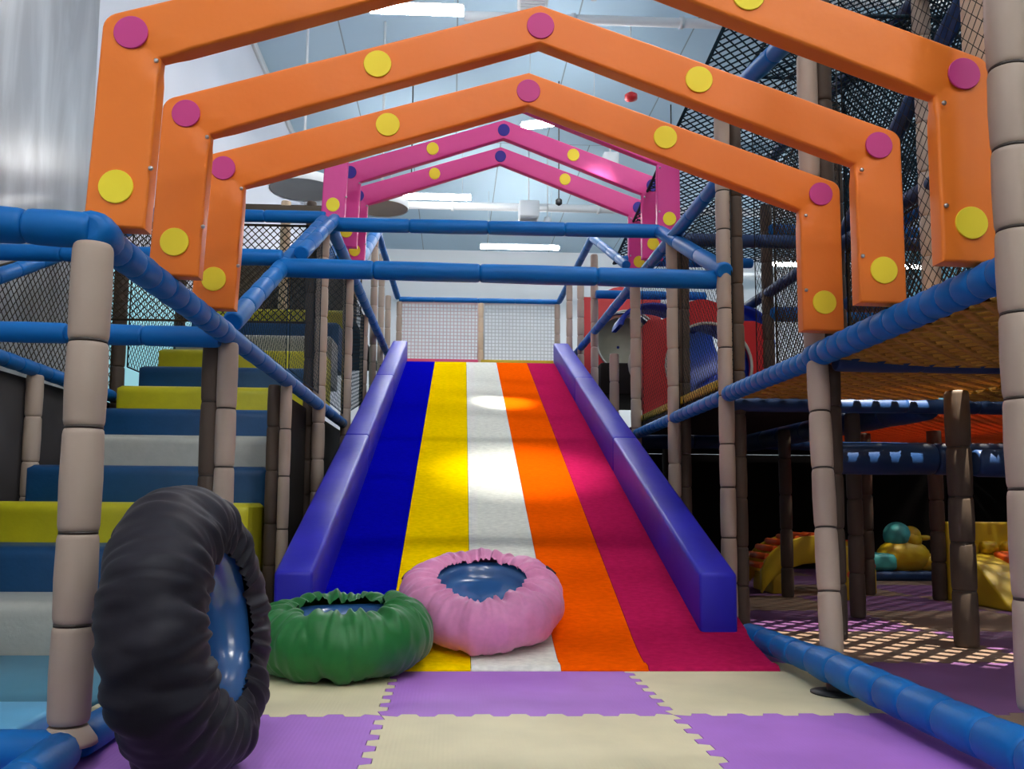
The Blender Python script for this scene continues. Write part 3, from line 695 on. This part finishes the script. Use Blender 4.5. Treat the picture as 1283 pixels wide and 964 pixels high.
tag(MB().box(-2.78,-1.17,10.42,10.47,2.9,3.6).build('landing_board', mat('taupe_board', (124,112,96), .7, .2, 5, .1, .1), bevel=.01), 'taupe board closing the back of the stair landing behind the posts', 'board')
# ------------------------------------------------------------------ red panels with round openings and tube slides
def hole_panel(label, x0, x1, y, z0, zs, za, cx, cz, r, T=.06):
    t = thing('arched_partition', label, 'partition', ((x0+x1)/2, y, z0)); o0 = Vector(((x0+x1)/2, y, z0))
    n = 48; ring = [(cx+r*math.cos(2*PI*k/n), cz+r*math.sin(2*PI*k/n)) for k in range(n)]
    outer = []
    for k in range(n):
        a = 2*PI*k/n; dx, dz = math.cos(a), math.sin(a); best = 1e9
        if dx > 1e-6: best = min(best, (x1-cx)/dx)
        if dx < -1e-6: best = min(best, (x0-cx)/dx)
        if dz < -1e-6: best = min(best, (z0-cz)/dz)
        s = 0
        # arched top: z = zs + (za-zs)*(1-u^2)
        while dz > 0 and s < best:
            X = cx+dx*s; Z = cz+dz*s; u = (X-(x0+x1)/2)/((x1-x0)/2)
            top = zs+(za-zs)*max(0, 1-(u/.6)**2)
            if Z > top: best = s; break
            s += .004
        outer.append((cx+dx*best, cz+dz*best))
    vs = []
    for yy in (0, T):
        vs += [(a-o0.x, yy, b-z0) for a, b in ring]; vs += [(a-o0.x, yy, b-z0) for a, b in outer]
    fs = []
    for k in range(n):
        j = (k+1) % n
        fs += [(k, j, n+j, n+k), (2*n+k, 2*n+j, 3*n+j, 3*n+k), (k, j, 2*n+j, 2*n+k), (n+k, n+j, 3*n+j, 3*n+k)]
    MB().add(vs, fs).build('board', M['red'], t)
    mb = MB(); nn2 = 12; vs = []
    for k in range(n):
        a = 2*PI*k/n
        for j in range(nn2):
            b = 2*PI*j/nn2; q = r+.004+.014*math.cos(b); vs.append((cx+q*math.cos(a)-o0.x, -.005+.014*math.sin(b), cz+q*math.sin(a)-z0))
    mb.add(vs, [(k*nn2+j, ((k+1) % n)*nn2+j, ((k+1) % n)*nn2+(j+1) % nn2, k*nn2+(j+1) % nn2) for k in range(n) for j in range(nn2)], True)
    mb.build('opening_rim', M['s_white'], t)
    return t
hole_panel('red arched panel with a round opening standing on the right deck', 1.76, 2.9, 8.0, 1.52, 2.48, 2.68, 2.38, 2.05, .40)
# tube slide behind the opening
t = thing('tube_slide', 'blue and grey enclosed tube slide behind the round opening', 'tube slide', (2.4,8.3,1.52))
def tubepath(path, r, n=24):
    vs = []
    for i, p in enumerate(path):
        p = Vector(p); d = (Vector(path[min(i+1, len(path)-1)])-Vector(path[max(i-1, 0)])).normalized()
        u = d.cross(Vector((0,0,1))).normalized(); w = u.cross(d)
        for k in range(n): a = 2*PI*k/n; vs.append(p+(u*math.cos(a)+w*math.sin(a))*r)
    return vs, [(i*n+k, i*n+(k+1) % n, (i+1)*n+(k+1) % n, (i+1)*n+k) for i in range(len(path)-1) for k in range(n)]
pth = [(0,-.2,.53),(0,.2,.54),(.06,.6,.6),(.25,1.0,.75),(.55,1.35,.95),(.95,1.6,1.15)]
v, f = tubepath(pth, .43); MB().add(v, f, True).build('tube_shell', M['bplastic'], t)
mb = MB(); mb.revolve((-.28,.5,.7),(-.28,.51,.7),[(0,.01),(.03,.2),(.08,.28),(.2,.3),(.3,.2),(.33,.01)],24,cap=False); mb.build('entrance_ball', M['greyp'], t)
mb = MB(); mb.add([(-.4,-.1,0),(.42,-.1,.0),(.42,-.1,.66),(.05,-.1,.45),(-.15,-.1,.2),(-.4,.3,0),(.42,.3,0),(.42,.3,.66),(.05,.3,.45),(-.15,.3,.2)],[(0,1,2,3,4),(5,6,7,8,9),(0,1,6,5),(1,2,7,6),(2,3,8,7),(3,4,9,8),(4,0,5,9)]).build('entrance_step', M['bplastic'], t, bevel=.02)
for x, l in ((1.95,'blue curved roof piece rising left behind the red panel'),(2.75,'blue curved roof piece rising right behind the red panel')):
    mb = MB(); n = 14; vs = []
    for yy in (8.35, 8.75):
        for k in range(n+1):
            a = PI*k/n
            for rr_ in (.30, .26): vs.append((x+rr_*1.15*math.cos(a), yy, 2.50+rr_*.75*math.sin(a)))
    m2 = 2*(n+1)
    fs = []
    for k in range(n):
        a = 2*k
        fs += [(a, a+2, m2+a+2, m2+a), (a+1, a+3, m2+a+3, m2+a+1), (a, a+1, a+3, a+2), (m2+a, m2+a+1, m2+a+3, m2+a+2)]
    tag(MB().add(vs, fs, True).build('roof_piece', M['bplastic']), l, 'roof piece')
hole_panel('farther red panel beside the right top of the slide', 1.72, 2.8, 11.6, 2.45, 3.55, 3.7, 2.35, 2.95, .42)
t = thing('tube_slide', 'grey and blue tube slide joined to the farther red panel', 'tube slide', (2.35,11.75,2.46))
v, f = tubepath([(0,0,.49),(0,.5,.5),(.3,.9,.4),(.8,1.1,.2)], .43); MB().add(v, f, True).build('tube_shell', M['bplastic'], t)
mb = MB(); mb.revolve((-.05,-.02,.49),(-.05,.3,.49),[(0,.36),(.02,.4),(.12,.4),(.3,.2),(.32,.02)],24,cap=False).build('entrance_ball', M['greyp'], t)
tag(MB().box(1.74,3.6,10.2,11.9,2.05,2.43).build('raised_block', M['dark'], bevel=.02), 'dark raised block carrying the farther red panel', 'deck')

# ------------------------------------------------------------------ toys under the right deck
t = thing('play_bridge', 'dim orange and yellow arched play bridge on the floor under the right deck', 'play bridge', (3.1,7.6,.02))
mb = MB(); n = 10
for s, nm in ((-.22,1),(.22,1)):
    vs = []
    for k in range(n+1):
        a = PI*(.06+.88*k/n); x = -.5*math.cos(a); z = .08+.36*math.sin(a)
        vs += [(x, s-.03, z+.05), (x, s+.03, z+.05), (x, s+.03, max(0, z-.18)), (x, s-.03, max(0, z-.18))]
    mb = MB(); mb.add(vs, [(4*i+j, 4*i+(j+1) % 4, 4*i+4+(j+1) % 4, 4*i+4+j) for i in range(n) for j in range(4)]+[(0,1,2,3),(4*n,4*n+1,4*n+2,4*n+3)])
    mb.build('side_arch', M['yel'], t, bevel=.01)
mb = MB()
for k in range(12):
    a = PI*(.1+.8*k/11); x = -.5*math.cos(a); z = .08+.36*math.sin(a)
    mb.bar((x,-.22,z+.04),(x,.22,z+.04),.028,8)
mb.build('slats', M['orp'], t)
for a in (-.4, .28): MB().box(a,a+.12,-.24,.24,0,.16).build('foot', M['yel'], t, bevel=.01)
t = thing('activity_toy', 'thin yellow upright activity toy beside the arched bridge', 'toy', (3.14,6.9,.02))
MB().box(-.04,.04,-.05,.05,0,.42).build('panel', M['yel'], t, bevel=.015)
MB().revolve((0,-.055,.2),(0,.05,.2),[(0,.03),(.11,.03)],20).build('window_ring', M['orp'], t)

t = thing('duck_rocker', 'teal and yellow duck shaped rocking toy under the right deck', 'rocking toy', (4.58,8.8,.02)); t.scale = (.8,.8,.8)
def blob(mb, c, r, n=16, m_=10):
    vs = []; 
    for i in range(m_+1):
        th = PI*i/m_
        for k in range(n): ph = 2*PI*k/n; vs.append((c[0]+r[0]*math.sin(th)*math.cos(ph), c[1]+r[1]*math.sin(th)*math.sin(ph), c[2]+r[2]*math.cos(th)))
    mb.add(vs, [(i*n+k, i*n+(k+1) % n, (i+1)*n+(k+1) % n, (i+1)*n+k) for i in range(m_) for k in range(n)], True); return mb
mb = blob(MB(), (0,0,.30), (.34,.2,.22)); blob(mb, (.3,0,.22), (.16,.12,.12)); blob(mb, (.08,0,.5), (.16,.14,.14)); mb.revolve((.2,0,.3),(.46,0,.08),[(0,.09),(.15,.07),(.33,.04)],12); mb.build('body', M['yel'], t)
mb = blob(MB(), (.1,0,.56), (.13,.12,.12)); mb.build('head', M['yel'], t)
blob(MB(), (-.07,0,.56), (.17,.16,.17)).build('cap', M['teal'], t)
blob(MB(), (.27,0,.53), (.11,.07,.035)).build('beak', M['yel'], t)
mb = MB().box(-.55,-.15,-.18,.18,.12,.34); mb.build('seat', M['teal'], t, bevel=.06)
mb = MB().box(-.75,.55,-.2,.2,0,.12); mb.build('rocker_base', M['navy'], t, bevel=.04)

t = thing('play_block', 'yellow play block with orange chute at the right edge under the deck', 'play block', (4.35,6.6,.02))
mb = MB().box(-.42,.5,.25,.33,.0,.62); mb.build('back_panel', M['yel'], t, bevel=.02)
mb = MB()
for k in range(5): mb.revolve((-.35+k*.17,.2,.42),(-.35+k*.17+.12,.2,.42),[(0,.02),(.01,.05),(.11,.05),(.12,.02)],12)
mb.build('rollers', M['yel'], t)
vs = []
for x in (-.4,.45):
    vs += [(x,.22,.38),(x,-.1,.30),(x,-.45,.04),(x,-.45,0),(x,.22,0)]
MB().add(vs,[(0,1,2,3,4),(5,6,7,8,9),(0,1,6,5),(1,2,7,6),(2,3,8,7),(3,4,9,8),(4,0,5,9)]).build('body', M['yel'], t, bevel=.03)
vs = []
for x in (-.12,.34):
    vs += [(x,.15,.40),(x,-.1,.335),(x,-.47,.06),(x,-.47,.02),(x,.15,.3)]
MB().add(vs,[(0,1,2,3,4),(5,6,7,8,9),(0,1,6,5),(1,2,7,6),(2,3,8,7),(3,4,9,8),(4,0,5,9)]).build('chute', M['orp'], t, bevel=.02)

# ------------------------------------------------------------------ fabric covered slide rings
def ring(name, label, m, seed, R=.28, a=.13, b=.15, npl=24, hem=128, loc=(0,0,0), rot=(0,0,0), pleat=1.0, rib=1.0):
    t = thing(name, label, 'slide ring', loc, rot); rnd = random.Random(seed)
    nu, nv = 288, 56; vs = []
    ph = [rnd.uniform(0, 2*PI) for _ in range(8)]; fr = [npl, npl*2+3, 13, 7, npl+5]
    lens = [(rnd.uniform(0, 2*PI), rnd.uniform(.3, 1.0), rnd.uniform(.03, .07)) for _ in range(npl)]
    for i in range(nu):
        u = 2*PI*i/nu
        uw = u+.05*math.sin(7*u+ph[0])+.03*math.sin(13*u+ph[1])
        for j in range(nv+1):
            s = -1+2*j/nv; th = math.radians(hem)*s
            w = abs(s)                                                       # 0 at outer equator, 1 at hem
            amp = (.0015+.021*w**3.0)*(1-.65*min(1, max(0, (w-.82)/.18)))*pleat*rib
            f = math.cos(fr[0]*uw+ph[2]+.8*s); f = .75*f+.25*math.cos(2*(fr[0]*uw+ph[2])+1+s)
            d = amp*f+amp*.3*math.cos(fr[1]*uw+ph[3])*w+.003*math.sin(fr[2]*u+ph[4]+2*s)*pleat
            d += .014*noise.noise(Vector((math.cos(u)*3+seed, math.sin(u)*3, s*1.5)))*pleat+.008*noise.noise(Vector((math.cos(u)*9, math.sin(u)*9+seed, s*3)))*pleat-.010*max(0, .22-abs(noise.noise(Vector((math.cos(u)*5+seed, math.sin(u)*5, s*1.1+seed)))))/.22*(.3+w)*pleat
            for (c, l, sg) in lens:
                du = (u-c+PI+.25*s*(1 if int(c*10) % 2 else -1)) % (2*PI)-PI
                if abs(du) < .25 and (1-w) < l: d -= .017*math.exp(-(du/sg)**2)*(1-(1-w)/l)*pleat
            ra, rb = a+d, b+d
            sq = 1.0
            x = R+ra*math.cos(th); z = rb*math.sin(th)
            if w > .95: z += (.004*math.cos(fr[1]*uw))*(w-.95)/.05*(1 if s > 0 else -1)
            vs.append((x*math.cos(u), x*math.sin(u), z))
    fs = [(i*(nv+1)+j, ((i+1) % nu)*(nv+1)+j, ((i+1) % nu)*(nv+1)+j+1, i*(nv+1)+j+1) for i in range(nu) for j in range(nv)]
    MB().add(vs, fs, True).build('fabric_cover', m, t)
    # blue inner tube seen inside the hole and the sling membrane
    hr = R+a*math.cos(math.radians(hem)); mb = MB(); n = 64; vs = []
    prof = [(hr+.035, b*.66), (hr+.005, b*.55), (hr-.012, b*.35), (hr-.02, b*.2), (hr-.06, b*.12), (hr*.5, b*.05), (.0, b*.02)]
    prof2 = [(r_, -z_) for r_, z_ in prof]
    for P_ in (prof, prof2):
        vs = []
        for r_, z_ in P_:
            for k in range(n):
                an = 2*PI*k/n; vs.append((r_*math.cos(an), r_*math.sin(an), z_+(.004*math.sin(3*an) if r_ > .05 else 0)))
        mb.add(vs, [(i*n+k, i*n+(k+1) % n, (i+1)*n+(k+1) % n, (i+1)*n+k) for i in range(len(P_)-1) for k in range(n)], True)
    mb.build('inner_tube', M['pvc'], t)
    return t
ring('slide_ring', 'black fabric covered inflatable ring standing upright against the left corner post', M['fab_black'], 3, R=.265, a=.13, b=.135, npl=30, loc=(-.695,2.45,.402), rot=(0,math.radians(90-8),math.radians(-3)), pleat=.9, rib=.55, hem=124)
ring('slide_ring', 'green fabric covered inflatable ring lying flat on the floor left of the slide foot', M['fab_green'], 11, R=.27, a=.13, b=.142, hem=119, loc=(-.475,3.95,.178), rot=(math.radians(3),math.radians(-1.5),0), pleat=1.0)
pk = ring('slide_ring', 'pink fabric covered inflatable ring resting on the foot of the slide', M['fab_pink'], 5, R=.28, a=.13, b=.13, hem=119, loc=(.155,4.40,.288), rot=(math.radians(20),0,0), pleat=.9)
for an in (.42, 2.9):
    o = MB().box(-.012,.012,-.03,.03,-.02,.02).build('handle_tab', M['black'], pk, bevel=.004); o.location = (.385*math.cos(an), .385*math.sin(an), .075); o.rotation_euler = (0,-.8,an)
# ------------------------------------------------------------------ unseen spot lights over the right decks and the slide
def light(name, kind, loc, rot, energy, color=(1,1,1), **k):
    l = bpy.data.lights.new(name, kind); l.energy = energy; l.color = color
    for a, b in k.items(): setattr(l, a, b)
    o = bpy.data.objects.new(name, l); C.objects.link(o); o.location = loc; o.rotation_euler = rot; return o
light('deck_spot', 'SPOT', (2.9,4.35,3.7), (math.radians(10),math.radians(1),0), 1300, (1,.92,.75), spot_size=math.radians(34), spot_blend=.3, shadow_soft_size=.006)

for nm, p, q, e, a, bl in (('slide_spot', (2.6,4.6,6.9), (.55,9.2,1.85), 4200, 6.0, 1.0), ('slide_spot', (1.2,4.2,6.9), (.55,6.9,1.0), 1200, 15, 1.0)):  # spots without fixtures, added to put light patches on the slide
    sp_ = light(nm, 'SPOT', p, (0,0,0), e, (1,.97,.9), spot_size=math.radians(a), spot_blend=bl, shadow_soft_size=.06)
    sp_.rotation_euler = (Vector(q)-Vector(p)).to_track_quat('-Z','Y').to_euler()
light('deck_fill', 'SPOT', (4.2,6.9,3.3), (0,0,0), 160, (1,.94,.8), spot_size=math.radians(100), spot_blend=.6, shadow_soft_size=.05)  # unseen spot added to brighten the orange rope deck
# ------------------------------------------------------------------ world, camera, view
w = bpy.data.worlds.new('World'); scn.world = w; w.use_nodes = True
w.node_tree.nodes['Background'].inputs[0].default_value = (.6,.7,.8,1); w.node_tree.nodes['Background'].inputs[1].default_value = .2
yaw = math.atan(48/1100); pitch = math.atan(105/1100); roll = .008
cy_, sy_ = math.cos(yaw), math.sin(yaw); cp, sp = math.cos(pitch), math.sin(pitch)
fwd = Vector((sy_*cp, cy_*cp, sp)); right = Vector((cy_, -sy_, 0)); up = right.cross(fwd)
r2 = right*math.cos(roll)+up*math.sin(roll); u2 = -right*math.sin(roll)+up*math.cos(roll)
cam = bpy.data.cameras.new('camera'); co = bpy.data.objects.new('camera', cam); C.objects.link(co)
mw = Matrix.Identity(4)
for i in range(3): mw[i][0] = r2[i]; mw[i][1] = u2[i]; mw[i][2] = -fwd[i]
mw[2][3] = .75; co.matrix_world = mw
cam.sensor_width = 36; cam.lens = 36*1100/1283; cam.shift_x = (641.5-615)/1283; cam.shift_y = (527-482)/1283
cam.clip_start = .02
scn.camera = co
vs_ = scn.view_settings; vs_.view_transform = 'Standard'; vs_.look = 'None'; vs_.gamma = 1; vs_.use_curve_mapping = False; vs_.exposure = .85
